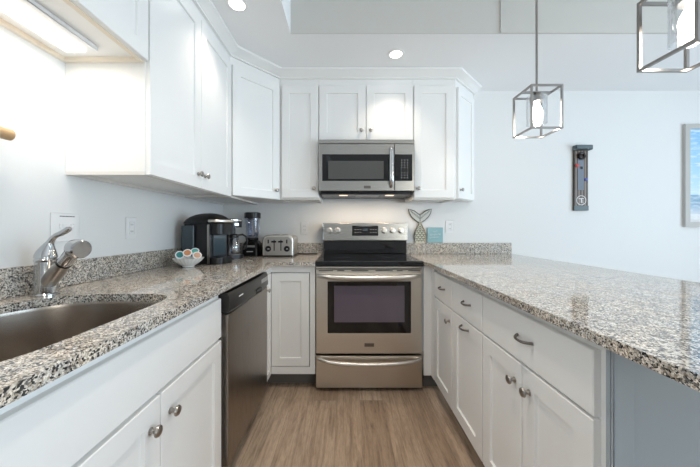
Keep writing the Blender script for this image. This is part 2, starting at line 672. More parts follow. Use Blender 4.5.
# ------------------------------------------------------------------ granite
def slab_with_hole(outer, hole, z0, z1):
    b = B()
    bm = b.bm
    edges = []
    for loop in [outer] + ([hole] if hole else []):
        v = b.vs([(x, y, z1) for x, y in loop])
        for i in range(len(v)):
            edges.append(bm.edges.new((v[i], v[(i + 1) % len(v)])))
    r = bmesh.ops.triangle_fill(bm, edges=edges, use_beauty=True)
    fs = [g for g in r['geom'] if isinstance(g, bmesh.types.BMFace)]
    ex = bmesh.ops.extrude_face_region(bm, geom=fs)
    for g in ex['geom']:
        if isinstance(g, bmesh.types.BMVert):
            g.co.z = z0
    return b


SINK_C = (-0.838, 0.735)
SINK_A = (0.242, 0.290)


def sink_loop(scale=1.0, n=64, grow=0.0):
    pts = []
    for i in range(n):
        t = 2 * PI * i / n
        c, s = math.cos(t), math.sin(t)
        # squarer corners towards the room, wide round corners towards the wall
        e = 2 / (5.5 if c > 0 else 2.25)
        e2 = 2 / (5.5 if c > 0 else 2.25)
        pts.append((SINK_C[0] + (SINK_A[0] * scale + grow) * math.copysign(abs(c) ** e, c),
                    SINK_C[1] + (SINK_A[1] * scale + grow) * math.copysign(abs(s) ** e2, s)))
    return pts


left_poly = [(WX, 0.15), (-0.505, 0.15), (-0.505, 1.985), (-0.217, 1.985), (-0.217, BY), (WX, BY)]
left_top = slab_with_hole(left_poly, sink_loop(), CB, CT).build('countertop', M['granite'], origin=(-0.8, 1.4, CB))
tag(left_top, 'speckled granite countertop with the sink, running round the left corner to the stove', 'countertop')
right_poly = [(0.548, BY), (0.548, 2.0), (0.569, 1.97), (0.569, 0.32), (1.54, 0.32), (1.54, BY)]
pen_top = B().prism(right_poly, CB, CT).build('countertop', M['granite'], origin=(1.05, 1.4, CB))
tag(pen_top, 'wide speckled granite peninsula countertop right of the stove', 'countertop')

o = B().box(WX, WX + 0.02, 0.15, BY, CT, 1.016, 0.0015).build('backsplash', M['granite_wall'], origin=(WX, 1.4, CT))
tag(o, 'long low granite backsplash along the left wall behind the faucet', 'backsplash')
o = B().box(WX + 0.02, -0.2, BY - 0.02, BY, CT, 1.016, 0.0015).build('backsplash', M['granite_wall'], origin=(-0.68, BY, CT))
tag(o, 'granite backsplash on the back wall behind the toaster and blender', 'backsplash')
o = B().box(0.545, 1.54, BY - 0.02, BY, CT, 1.016, 0.0015).build('backsplash', M['granite_wall'], origin=(1.04, BY, CT))
tag(o, 'granite backsplash right of the stove, under the mermaid tail', 'backsplash')

# ------------------------------------------------------------------ base cabinets, left run
FX = -0.55     # face-frame plane; fronts stand 20 mm proud


def openbox(b, x0, x1, y0, y1, z0, z1, t=0.018):
    b.box(x0, x1, y0, y0 + t, z0, z1)
    b.box(x0, x1, y1 - t, y1, z0, z1)
    b.box(x0, x0 + t, y0 + t, y1 - t, z0, z1)
    b.box(x1 - t, x1, y0 + t, y1 - t, z0, z1)
    b.box(x0 + t, x1 - t, y0 + t, y1 - t, z0, z0 + t)


c = thing('sink_cabinet', 'white sink base cabinet with two knobbed doors at lower left', 'cabinet', (-0.85, 0.8, 0))
b = B(); openbox(b, WX + 0.004, FX, 0.2, 1.222, 0.115, CB - 0.001)
b.build('body', M['cab'], c)
B().box(WX + 0.02, FX - 0.07, 0.2, 1.222, 0, 0.115).build('toe_kick', M['kick'], c)
m = frame((FX, 0.418, 0.688), **LEFT)
slab_front(m, 0.79, 0.165).build('false_drawer_front', M['cab'], c)
m = frame((FX, 0.418, 0.118), **LEFT)
door(m, 0.393, 0.558, c, (0.393 - 0.042, 0.558 - 0.075))
m = frame((FX, 0.815, 0.118), **LEFT)
door(m, 0.393, 0.558, c, (0.042, 0.558 - 0.075))

# dishwasher
c = thing('dishwasher', 'stainless dishwasher with dark control strip under the left counter', 'dishwasher', (-0.8, 1.54, 0))
B().box(WX + 0.06, FX - 0.012, 1.232, 1.842, 0.10, 0.872).build('tub', M['black_soft'], c)
m = frame((FX - 0.012, 1.234, 0), **LEFT)
d = B(m).box(0, 0.606, 0.002, 0.052, 0.112, 0.778, 0.006).build('door', M['steel_v'], c)
# bowed control strip
b = B(m)
loops = []
for i in range(13):
    u = 0.606 * i / 12
    bow = 0.010 * (1 - (2 * i / 12 - 1) ** 2)
    f = 0.058 + bow
    loops.append([(u, 0, 0.782), (u, f - 0.006, 0.782), (u, f, 0.792), (u, f - 0.004, 0.855), (u, f - 0.012, 0.868), (u, 0, 0.868)])
b.loft(loops)
cp = b.build('control_panel', M['dw_panel'], c)
B(m).box(0.33, 0.42, 0.066, 0.0685, 0.79, 0.812, 0.004).build('pocket_handle', M['black'], cp)
B(m).box(0.09, 0.14, 0.063, 0.0655, 0.832, 0.837).build('badge', M['mark'], cp)
B(m).box(0.44, 0.57, 0.060, 0.0645, 0.825, 0.848).build('button_strip', M['grey_plastic'], cp)
B().box(WX + 0.1, FX - 0.06, 1.236, 1.838, 0, 0.10).build('toe_kick', M['black'], c)

# corner base cabinet
BFY = 2.04     # carcass plane behind the inset doors; frame face at 2.02
c = thing('corner_cabinet', 'white corner base cabinet with folding door left of the stove', 'cabinet', (-0.8, 2.2, 0))
b = B()
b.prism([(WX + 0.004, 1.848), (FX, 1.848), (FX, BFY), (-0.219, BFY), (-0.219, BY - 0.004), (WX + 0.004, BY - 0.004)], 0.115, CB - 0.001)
b.build('body', M['kick'], c)  # carcass coloured dark to paint the shade in the door gaps
b = B()
b.box(FX + 0.02, -0.219, BFY - 0.02, BFY - 0.0005, 0.838, CB - 0.001)
b.box(FX + 0.02, -0.219, BFY - 0.02, BFY - 0.0005, 0.115, 0.165)
b.box(-0.256, -0.219, BFY - 0.02, BFY - 0.0005, 0.165, 0.838)
b.build('face_frame', M['cab'], c)
B().box(FX, FX + 0.02, 1.848, 1.862, 0.115, CB - 0.001).box(FX, FX + 0.02, 1.862, BFY - 0.02, 0.838, CB - 0.001).build('side_frame', M['cab'], c)
m = frame((FX + 0.02, BFY - 0.0005, 0.170), **BACK)
door(m, 0.268, 0.663, c, st=0.058)
m = frame((FX, 1.867, 0.118), **LEFT)
door(m, 0.15, 0.715, c, (0.022, 0.62), st=0.04)
b = B()
b.prism([(WX + 0.02, 1.848), (FX - 0.06, 1.848), (FX - 0.06, BFY + 0.075), (-0.219, BFY + 0.075), (-0.219, BY - 0.05), (WX + 0.02, BY - 0.05)], 0, 0.115)
b.build('toe_kick', M['kick'], c)

# ------------------------------------------------------------------ peninsula base cabinets
PX = 0.62   # face-frame plane; fronts at 0.60
PB = 1.22   # back of the peninsula carcass


def pen_cab(label, y0, y1, doors, handles, end=False, extra_fill=False):
    c = thing('base_cabinet', label, 'cabinet', ((PX + PB) / 2, (y0 + y1) / 2, 0))
    B().box(PX, PB, y0, y1, 0.115, CB - 0.001).build('body', M['cab'], c)
    B().box(PX + 0.07, PB - 0.02, y0, y1, 0, 0.115).build('toe_kick', M['kick'], c)
    if extra_fill:
        B().box(0.548, PX - 0.001, 2.0, 2.018, 0.115, CB - 0.001).box(0.60, PX, 1.94, 2.0, 0.115, CB - 0.001).build('filler_strip', M['cab'], c)
        B().box(0.548, PX + 0.07, 2.07, 2.085, 0, 0.113).build('filler_toe_kick', M['kick'], c)
    return c


def pen_drawer(c, y0, y1, pulls):
    m = frame((PX, y0, 0.692), **RIGHT)
    d = slab_front(m, y1 - y0, 0.162).build('drawer', M['cab'], c)
    for u in pulls:
        pull(m, u, 0.088, d)
    return d


def pen_door(c, y0, y1, side=None, pu=False):
    w = y1 - y0
    m = frame((PX, y0, 0.118), **RIGHT)
    kn = None
    if side == 'far':
        kn = (w - 0.038, 0.495)
    elif side == 'near':
        kn = (0.038, 0.495)
    d = door(m, w, 0.566, c, kn)
    if pu:
        pull(m, w / 2, 0.566 - 0.034, d)


c = pen_cab('narrow white peninsula cabinet beside the stove, one drawer over one knobbed door', 1.606, 1.94, 1, 1, extra_fill=True)
pen_drawer(c, 1.610, 1.934, [0.15])
pen_door(c, 1.610, 1.934, 'near')
c = pen_cab('white peninsula cabinet whose pull-out door carries a bar handle', 1.252, 1.605, 1, 1)
pen_drawer(c, 1.256, 1.602, [0.15])
pen_door(c, 1.256, 1.602, pu=True)
c = pen_cab('nearest white peninsula cabinet, wide drawer over two knobbed doors', 0.672, 1.251, 2, 1)
pen_drawer(c, 0.690, 1.248, [0.262])
pen_door(c, 0.972, 1.248, 'near')
pen_door(c, 0.690, 0.968, 'far')
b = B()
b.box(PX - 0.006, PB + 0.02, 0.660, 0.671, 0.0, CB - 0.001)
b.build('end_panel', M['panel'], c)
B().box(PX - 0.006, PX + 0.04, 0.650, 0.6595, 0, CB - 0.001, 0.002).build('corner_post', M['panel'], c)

# ------------------------------------------------------------------ wall cabinets
UB, UT = 1.385, 2.39      # bodies of the tall wall cabinets
DB, DT = 1.392, 2.316     # their doors
LFX = -0.827              # left frame plane
BFYU = 2.335              # back frame plane


def under_rim(b, x0, x1, y0, y1, z, t=0.018, h=0.014):
    b.box(x0, x1, y0, y0 + t, z - h, z)
    b.box(x0, x1, y1 - t, y1, z - h, z)
    b.box(x0, x0 + t, y0 + t, y1 - t, z - h, z)
    b.box(x1 - t, x1, y0 + t, y1 - t, z - h, z)


# above the sink: short cabinet
ZS = 1.83
c = thing('wall_cabinet', 'short white wall cabinet over the sink, lit from its underside', 'cabinet', (-0.98, 0.75, ZS))
B().box(WX + 0.001, LFX, 0.30, 1.165, ZS + 0.014, ZC - 0.001).build('body', M['cab'], c)
b = B(); under_rim(b, WX + 0.001, LFX, 0.30, 1.165, ZS + 0.0139)
b.build('bottom_rim', M['birch'], c)
m = frame((LFX, 0.305, ZS + 0.004), **LEFT)
door(m, 0.426, DT - ZS - 0.004, c)
m = frame((LFX, 0.735, ZS + 0.004), **LEFT)
door(m, 0.426, DT - ZS - 0.004, c)

# left tall wall cabinet, two doors
c = thing('wall_cabinet', 'tall white two-door wall cabinet on the left wall, right of the sink light', 'cabinet', (-0.98, 1.6, UB))
B().box(WX + 0.001, LFX, 1.168, 2.018, UB, ZC - 0.001).build('body', M['cab'], c)
b = B(); under_rim(b, WX + 0.001, LFX, 1.168, 2.018, UB - 0.0001)
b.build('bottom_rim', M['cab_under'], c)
m = frame((LFX, 1.172, UB - 0.012), **LEFT)
door(m, 0.413, DT - UB + 0.012, c, (0.413 - 0.035, 0.075))
m = frame((LFX, 1.589, UB - 0.012), **LEFT)
door(m, 0.413, DT - UB + 0.012, c, (0.035, 0.075))

# diagonal corner wall cabinet
c = thing('corner_wall_cabinet', 'white corner wall cabinet with a diagonal door above the coffee maker', 'cabinet', (-0.9, 2.4, UB))
A0, A1 = Vector((LFX, 2.020, 0)), Vector((-0.545, BFYU, 0))
B().prism([(WX + 0.001, 2.020), (A0.x, A0.y), (A1.x, A1.y), (-0.545, BY - 0.001), (WX + 0.001, BY - 0.001)], UB, ZC - 0.001).build('body', M['cab'], c)
dv = (A1 - A0)
U = dv.normalized()
N = Vector((U.y, -U.x, 0))
O = A0 + U * 0.012 + N * 0.0005
m = frame((O.x, O.y, DB - 0.005), U, N)
door(m, dv.length - 0.026, DT - DB + 0.005, c, (dv.length - 0.026 - 0.035, 0.07))
b = B(); under_rim(b, WX + 0.001, -0.82, 2.03, BY - 0.001, UB - 0.0001)
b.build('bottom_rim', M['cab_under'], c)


def back_wall_cab(label, x0, x1, zb, doors, d1=DT):
    c = thing('wall_cabinet', label, 'cabinet', ((x0 + x1) / 2, 2.5, zb))
    B().box(x0, x1, BFYU, BY - 0.001, zb, ZC - 0.001).build('body', M['cab'], c)
    b = B(); under_rim(b, x0, x1, BFYU, BY - 0.001, zb - 0.0001, h=0.010)
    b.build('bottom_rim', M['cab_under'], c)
    for (a, w, side) in doors:
        m = frame((a, BFYU, zb + 0.004), **BACK)
        h = d1 - zb - 0.004
        door(m, w, h, c, (0.035 if side == 'l' else w - 0.035, 0.075))
    return c


back_wall_cab('narrow white wall cabinet left of the microwave, knob at its lower right', -0.543, -0.2225, 1.397, [(-0.523, 0.297, 'r')])
back_wall_cab('short white two-door wall cabinet above the microwave', -0.2215, 0.5485, 1.868, [(-0.218, 0.3785, 'r'), (0.1665, 0.3785, 'l')])
back_wall_cab('white wall cabinet right of the microwave, knob at its lower left', 0.5495, 0.8955, 1.397, [(0.556, 0.324, 'l')])

# angled end cabinet
c = thing('angled_wall_cabinet', 'narrow white wall cabinet with angled door at the right end of the row', 'cabinet', (1.0, 2.5, 1.397))
E0, E1 = Vector((0.8965, BFYU, 0)), Vector((1.160, 2.594, 0))
B().prism([(E0.x, E0.y), (E1.x, E1.y), (E1.x, BY - 0.001), (E0.x, BY - 0.001)], 1.397, ZC - 0.001).build('body', M['cab'], c)
dv = E1 - E0
U2 = dv.normalized()
N2 = Vector((U2.y, -U2.x, 0))
O = E0 + U2 * 0.022 + N2 * 0.0005
m = frame((O.x, O.y, 1.401), U2, N2)
door(m, dv.length - 0.045, DT - 1.401, c, (0.035, 0.07), st=0.055)


# crown moulding swept along the cabinet tops
def sweep(path, prof, name):
    P = [Vector((x, y)) for x, y in path]
    b = B()
    loops = []
    for i, p in enumerate(P):
        d0 = (p - P[i - 1]).normalized() if i else None
        d1 = (P[i + 1] - p).normalized() if i < len(P) - 1 else None
        n0 = Vector((d0.y, -d0.x)) if d0 else None
        n1 = Vector((d1.y, -d1.x)) if d1 else None
        if n0 is None:
            n = n1
        elif n1 is None:
            n = n0
        else:
            n = (n0 + n1).normalized()
            n = n / max(0.3, n.dot(n0))
        loops.append([(p.x + n.x * a, p.y + n.y * a, z) for a, z in prof])
    b.loft(loops)
    return struct(b.build(name, M['cab']))


crown_path = [(LFX, 0.30), (LFX, 2.020), (-0.545, BFYU), (0.8965, BFYU), (1.160, 2.594), (1.160, BY)]
sweep(crown_path, [(0.0002, 2.375), (0.018, 2.375), (0.018, 2.384), (0.026, 2.389), (0.034, 2.402), (0.052, 2.418), (0.066, 2.424), (0.066, ZC - 0.0005), (0.0002, ZC - 0.0005)], 'trim_1')

# ------------------------------------------------------------------ lamps of the room and added fill lights
def downlight(x, y, z, label, power=12):
    c = thing('recessed_light', label, 'ceiling light', (x, y, z))
    t = Matrix.Translation((x, y, 0))
    B(t).lathe([(0.044, z - 0.0005), (0.044, z - 0.004), (0.052, z - 0.006), (0.062, z - 0.004), (0.063, z - 0.0005)], seg=32).build('trim_ring', M['trim'], c)
    B(t).lathe([(0.0435, z - 0.001), (0.0435, z - 0.0035)], seg=32).build('lens', M['lens_white'], c)
    d = bpy.data.lights.new('downlight', 'SPOT')
    d.energy = power
    d.color = (1.0, 0.87, 0.72)
    d.spot_size = math.radians(105)
    d.spot_blend = 0.8
    d.shadow_soft_size = 0.045
    o = bpy.data.objects.new('downlight_lamp', d)
    COL.objects.link(o)
    o.location = (0, 0, -0.012)
    o.parent = c
    return c


downlight(0.37, 2.10, ZC, 'small round recessed ceiling light over the stove', 16)
downlight(-0.626, 1.632, ZC, 'small round recessed ceiling light near the left wall cabinets', 13)

downlight(0.10, 0.95, ZH, 'added unseen fill light in the raised ceiling over the aisle', 46)  # this and the next two: unseen fill lights added to warm the kitchen
downlight(0.10, -0.60, ZH, 'added unseen fill light in the raised ceiling behind the aisle', 20)
downlight(1.10, 1.25, ZH, 'added unseen fill light in the raised ceiling between the pendants', 10)

c = thing('under_cabinet_light', 'long lit white strip light under the cabinet over the sink', 'light', (-1.0, 0.75, ZS - 0.02))
B().box(-1.065, -0.945, 0.38, 1.085, ZS - 0.004, ZS + 0.0135, 0.003).build('housing', M['white_plastic'], c)
B().box(-1.058, -0.985, 0.39, 1.075, ZS - 0.014, ZS - 0.0045, 0.003).build('lens', M['lens_warm'], c)
a = area('under_cabinet_lamp', (-1.02 + 1.0, 0.735 - 0.75, 0.001), (0, 0, 0), 0.06, 0.66, 2.6, (1.0, 0.91, 0.80))
a.parent = c

PEND_Z = 1.698


def pendant(x, y, label):
    w, h, t = 0.175, 0.243, 0.0095
    c = thing('pendant_lamp', label, 'pendant lamp', (x, y, PEND_Z), 0.0, 'square pendants over the peninsula')
    b = B()
    z0, z1 = 0.0, h
    q = w / 2
    for z in (z0, z1 - t):
        b.box(-q, q, -q, -q + t, z, z + t); b.box(-q, q, q - t, q, z, z + t)
        b.box(-q, -q + t, -q + t, q - t, z, z + t); b.box(q - t, q, -q + t, q - t, z, z + t)
    for sx in (-1, 1):
        for sy in (-1, 1):
            x0 = sx * q if sx < 0 else q - t
            y0 = sy * q if sy < 0 else q - t
            b.box(x0, x0 + t, y0, y0 + t, z0 + t, z1 - t)
    b.box(-q + t, q - t, -0.012, 0.012, z1 - t, z1 - t + 0.006)
    b.build('cage', M['lamp_metal'], c, local=True)
    B().cyl((0, 0, h - 0.004), (0, 0, ZH - PEND_Z - 0.02), 0.006).build('rod', M['lamp_metal'], c, local=True)
    B().lathe([(0.06, ZH - PEND_Z - 0.022), (0.06, ZH - PEND_Z - 0.001)]).build('canopy', M['lamp_metal'], c, local=True)
    B().lathe([(0.034, h - 0.062), (0.036, h - 0.03), (0.018, h - 0.018), (0.012, h - 0.009)]).build('socket', M['lamp_metal'], c, local=True)
    b = B()
    ro, ri = 0.052, 0.0495
    b.lathe([(ri, 0.055), (ro, 0.055), (ro, h - 0.03), (ri, h - 0.03), (ri, 0.055)], seg=32)
    b.build('glass_shade', M['glass'], c, local=True)
    B().lathe([(0, 0.078), (0.018, 0.083), (0.029, 0.1), (0.031, 0.118), (0.026, 0.14), (0.016, 0.16), (0.013, h - 0.0625)], seg=24).build('bulb', M['bulb'], c, local=True)
    d = bpy.data.lights.new('pendant_bulb', 'POINT')
    d.energy = 2.2
    d.color = (1.0, 0.90, 0.78)
    d.shadow_soft_size = 0.03
    o = bpy.data.objects.new('pendant_bulb_lamp', d)
    COL.objects.link(o)
    o.location = (0, 0, 0.05)
    o.parent = c


pendant(1.101, 1.64, 'square open-frame nickel pendant, the farther one, seen whole by the back wall')
pendant(1.11, 0.912, 'square open-frame nickel pendant cut off at the top right corner')

# ------------------------------------------------------------------ stove
RXL, RXR, RF = -0.212, 0.540, 2.0
RC = (RXL + RXR) / 2
BGX = 0.172
c = thing('stove', 'freestanding stainless electric stove with black glass cooktop', 'stove', (RC, 2.3, 0))
B().box(RXL + 0.002, RXR - 0.002, RF + 0.045, BY - 0.03, 0.03, 0.888).build('body', M['black_soft'], c)
m = frame((RXL, RF + 0.045, 0), **BACK)
W = RXR - RXL
dr = B(m).box(0.0, W, 0.001, 0.045, 0.026, 0.258, 0.006).build('storage_drawer', M['steel'], c)


def bow_handle(m, z, parent, w, sag=0.012, out=0.048, r=0.0145, d0=0.045, droop=0.018):
    b = B(m)
    pts, rad = [], []
    for i in range(29):
        s = -1 + 2 * i / 28
        e = 1 - abs(s) ** 6
        pts.append((W / 2 + s * w / 2, d0 - 0.004 + out * e, z - droop * (1 - s * s)))
        rad.append(r * (0.75 + 0.25 * e))
    b.tube(pts, rad, 14)
    return b.build('handle', M['handle'], parent)


bow_handle(m, 0.232, dr, W - 0.03, droop=0.022)
od = B(m).box(0.0, W, 0.001, 0.045, 0.268, 0.866, 0.006).build('oven_door', M['steel'], c)
bow_handle(m, 0.818, od, W - 0.03, droop=0.012, r=0.020)
wf = B(m).box(0.082, W - 0.082, 0.0435, 0.047, 0.413, 0.778, 0.002).build('window_frame', M['black_glass'], od)
B(m).box(0.128, W - 0.128, 0.0471, 0.0485, 0.49, 0.748, 0.001).build('window_pane', M['oven_glass'], od)
B(m).box(0.076, W - 0.076, 0.044, 0.0462, 0.406, 0.4125).build('window_trim', M['handle'], od)
B(m).box(W / 2 - 0.034, W / 2 + 0.034, 0.0451, 0.0468, 0.318, 0.342).build('badge', M['dark_metal'], od)
b = B(m)
# cooktop
ct = B().box(RXL - 0.005, RXR + 0.005, RF - 0.018, BY - 0.035, 0.882, 0.922, 0.007).build('cooktop', M['black_glass'], c)
for (bx, by, br) in ((RC - 0.19, 2.14, 0.1), (RC + 0.19, 2.14, 0.085), (RC - 0.19, 2.40, 0.075), (RC + 0.19, 2.40, 0.1)):
    b = B()
    b.lathe([(br - 0.0015, 0.9221), (br + 0.0015, 0.9221), (br + 0.0015, 0.9225), (br - 0.0015, 0.9225), (br - 0.0015, 0.9221)], Matrix.Translation((bx, by, 0)), 40)
    b.build('burner_ring', M['smoke'], ct)
# vents above the door
for (u0, u1) in ((0.02, 0.12), (0.15, 0.20), (0.25, 0.37), (0.42, 0.54), (0.57, 0.61), (0.65, 0.735)):
    B(m).box(u0, u1, 0.0435, 0.046, 0.850, 0.856).build('vent_slot', M['black'], od)
B(m).box(0.0, W, 0.001, 0.035, 0.868, 0.8815).build('front_rail', M['steel'], c)
# backguard
B().box(BGX - 0.376, BGX + 0.376, 2.565, BY - 0.04, 0.9225, 1.040, 0.004).build('backguard_base', M['black_glass'], c)
mb = frame((BGX - 0.382, 2.553, 0), **BACK)
bgw = 0.764
bg = B().box(BGX - 0.382, BGX + 0.382, 2.553, BY - 0.04, 1.0405, 1.200, 0.006).build('backguard', M['steel_m'], c)
dp = B(mb).box(bgw / 2 - 0.118, bgw / 2 + 0.118, -0.002, 0.0025, 1.085, 1.175, 0.006).build('display', M['black_glass'], bg)
for r in range(2):
    for k in range(9):
        if 3 <= k <= 5 and r == 1:
            continue
        u = bgw / 2 - 0.092 + k * 0.023
        b = B(mb)
        b.box(u, u + 0.010, 0.0026, 0.0032, 1.112 + r * 0.026, 1.117 + r * 0.026)
        if not (3 <= k <= 5):
            b.build('button', M['grey_plastic'], bg)
        else:
            b.bm.free()
B(mb).box(bgw / 2 - 0.022, bgw / 2 + 0.022, 0.0026, 0.0032, 1.128, 1.150).build('clock', M['smoke'], bg)
for u in (0.060, 0.133, bgw - 0.212, bgw - 0.137, bgw - 0.062):
    k = B(mb @ Matrix.Translation((u, 0.0, 1.132)) @ to_n())
    k.lathe([(0.028, 0), (0.028, 0.004), (0.022, 0.006), (0.021, 0.022), (0.018, 0.027), (0, 0.028)], seg=24)
    kn = k.build('control_knob', M['handle'], bg)

# ------------------------------------------------------------------ microwave
MF = 2.25
c = thing('microwave', 'stainless over-the-range microwave above the stove', 'microwave', (0.1635, 2.45, 1.447))
mx0, mx1 = -0.2165, 0.5435
B().box(mx0 + 0.001, mx1 - 0.001, MF + 0.03, BY - 0.002, 1.447, 1.857).build('body', M['black_soft'], c)
m = frame((mx0, MF + 0.03, 0), **BACK)
mw = mx1 - mx0
B(m).box(0, mw, 0.0005, 0.024, 1.826, 1.857, 0.003).build('top_vent', M['steel_m'], c)
dx = 0.600
md = B(m).box(0, dx, 0.0005, 0.03, 1.449, 1.823, 0.004).build('door', M['steel_m'], c)
wf = B(m).box(0.028, dx - 0.03, 0.0285, 0.0318, 1.527, 1.738, 0.002).build('window_frame', M['black_glass'], md)
B(m).box(0.076, dx - 0.085, 0.0319, 0.0328, 1.542, 1.685).build('window_screen', M['micro_screen'], md)
B(m).box(0.358, 0.412, 0.0301, 0.0318, 1.467, 1.489, 0.001).build('badge', M['dark_metal'], md)
b = B(m)
pts, rad = [], []
for i in range(21):
    s = -1 + 2 * i / 20
    e = 1 - abs(s) ** 6
    pts.append((0.573, 0.027 + 0.04 * e, 1.637 + s * 0.163))
    rad.append(0.0165 * (0.7 + 0.3 * e))
b.tube(pts, rad, 14, flat=0.7)
b.build('handle', M['chrome'], md)
cp = B(m).box(dx + 0.002, mw, 0.0005, 0.03, 1.449, 1.823, 0.004).build('control_panel', M['steel_m'], c)
B(m).box(dx + 0.002, mw - 0.018, 0.0285, 0.0318, 1.527, 1.738, 0.002).build('keypad', M['black_glass'], cp)
for r in range(8):
    for k in range(3):
        if r == 4:
            continue
        u = dx + 0.054 + k * 0.023
        z = 1.690 - r * 0.020
        B(m).box(u, u + 0.007, 0.0319, 0.0324, z, z + 0.004).build('key', M['mark'], cp)
# sloping under-vent
b = B()
b.box(mx0 + 0.012, mx1 - 0.012, MF + 0.05, BY - 0.01, 1.425, 1.4465)
b.build('bottom_vent', M['black_soft'], c)
B().box(mx0 + 0.30, mx1 - 0.27, MF + 0.056, BY - 0.2, 1.421, 1.4249).build('grease_filter', M['grey_plastic'], c)
for x in (RC - 0.185, RC + 0.195):
    l = B().box(x - 0.035, x + 0.035, MF + 0.08, MF + 0.115, 1.420, 1.4249, 0.002).build('cooktop_lamp', M['micro_lamp'], c)
    d = bpy.data.lights.new('cooktop_lamp', 'AREA')
    d.shape = 'RECTANGLE'
    d.size, d.size_y = 0.09, 0.04
    d.energy = 1.3
    d.color = (1.0, 0.78, 0.56)
    o = bpy.data.objects.new('cooktop_lamp_light', d)
    COL.objects.link(o)
    o.location = (x - 0.1635, MF + 0.10 - 2.45, 1.418 - 1.447)
    o.parent = c

# ------------------------------------------------------------------ sink and faucet
c = thing('sink', 'undermount D-shaped stainless sink bowl in the left counter', 'sink', (SINK_C[0], SINK_C[1], 0.69))
b = B()
loops = []
for sc_, gr, z in ((1, 0.016, 0.8865), (1, 0.006, 0.8865), (1, 0.004, 0.875), (0.985, 0, 0.75), (0.95, 0, 0.705), (0.88, 0, 0.692), (0.5, 0, 0.689), (0.16, 0, 0.687)):
    loops.append([(x, y, z) for x, y in sink_loop(sc_, 64, gr)])
b.loft(loops, cap0=False, cap1=True)
b.build('bowl', M['sink'], c)
B(Matrix.Translation((SINK_C[0], SINK_C[1], 0))).lathe([(0.045, 0.6875), (0.045, 0.690), (0.034, 0.6905), (0.03, 0.6885), (0, 0.6885)], seg=28).build('drain', M['chrome'], c)

FP = (-1.062, 1.005)
c = thing('faucet', 'chrome single-lever kitchen faucet with pull-out spray head', 'faucet', (FP[0], FP[1], CT))
t = Matrix.Translation((FP[0], FP[1], CT))
B(t).lathe([(0.036, 0.0002), (0.036, 0.006), (0.032, 0.010), (0.0305, 0.06), (0.0295, 0.118), (0.031, 0.121), (0.031, 0.127), (0.0295, 0.129), (0.0295, 0.133)], seg=32).build('base', M['chrome'], c)
# lever: dome flowing into a curved blade
b = B(t)
b.loft([[(math.cos(2 * PI * k / 24) * r + ox, math.sin(2 * PI * k / 24) * r * sy + oy, z) for k in range(24)] for (r, z, ox, oy, sy) in
        ((0.031, 0.1335, 0, 0, 1), (0.030, 0.143, 0, 0, 1), (0.026, 0.156, 0.001, 0.0, 1), (0.020, 0.170, 0.005, 0, 0.95), (0.014, 0.184, 0.011, 0, 0.9), (0.010, 0.194, 0.018, 0, 0.9))])
b.tube([(0.016, 0, 0.188), (0.027, -0.001, 0.203), (0.042, -0.003, 0.213), (0.060, -0.005, 0.219), (0.078, -0.008, 0.227), (0.090, -0.010, 0.234), (0.096, -0.011, 0.237)],
       [0.011, 0.009, 0.0085, 0.0095, 0.010, 0.0095, 0.006], 12)
b.build('lever', M['chrome'], c)
# slanted spout from the side of the base up to the spray head
p0, p1 = Vector((-0.005, 0.0, 0.030)), Vector((0.142, -0.036, 0.168))
ax = (p1 - p0).normalized()
def along(s): return p0 + (p1 - p0) * s
sp = B(t)
sp.tube([along(0.02), along(0.15), along(0.35), along(0.60)], [0.018, 0.024, 0.0245, 0.0215], 20)
sp.build('spout', M['nickel'], c)
B(t).tube([along(0.605), along(0.635)], [0.0225, 0.0225], 20).build('collar', M['black'], c)
sh = B(t)
sh.tube([along(0.64), along(0.72), along(0.86), along(0.93)], [0.021, 0.0215, 0.022, 0.026], 20)
hd = along(1.0)
q = Vector((0.9, -0.3, -0.1)).normalized().to_track_quat('Z', 'Y').to_matrix().to_4x4()
sh.lathe([(0, -0.030), (0.014, -0.027), (0.026, -0.017), (0.032, -0.003), (0.0325, 0.010), (0.031, 0.026), (0.027, 0.031), (0, 0.032)], Matrix.Translation(hd) @ q, 28)
sh.build('spray_head', M['chrome'], c)

# ------------------------------------------------------------------ wall plates
def outlet(label, m, n=1, name='wall_outlet', cat='outlet', group=None, pos=(0, 0, 0)):
    w = 0.072 if n == 1 else 0.117
    c = thing(name, label, cat, pos)
    B(m).box(-w / 2, w / 2, 0.0003, 0.006, -0.058, 0.058, 0.002).build('plate', M['white_plastic'], c)
    for k in range(n):
        u = 0 if n == 1 else (-0.023 + 0.046 * k)
        if name == 'wall_outlet':
            f = B(m).box(u - 0.017, u + 0.017, 0.0055, 0.008, -0.034, 0.034, 0.003).build('receptacle', M['white_plastic'], c)
            for v in (-0.018, 0.018):
                B(m).box(u - 0.0075, u - 0.005, 0.0078, 0.0083, v - 0.003, v + 0.005).build('slot', M['ink'], f)
                B(m).box(u + 0.005, u + 0.0075, 0.0078, 0.0083, v - 0.003, v + 0.005).build('slot', M['ink'], f)
        else:
            f = B(m).box(u - 0.007, u + 0.007, 0.0055, 0.014, -0.004, 0.014, 0.003).build('toggle', M['white_plastic'], c)
    return c


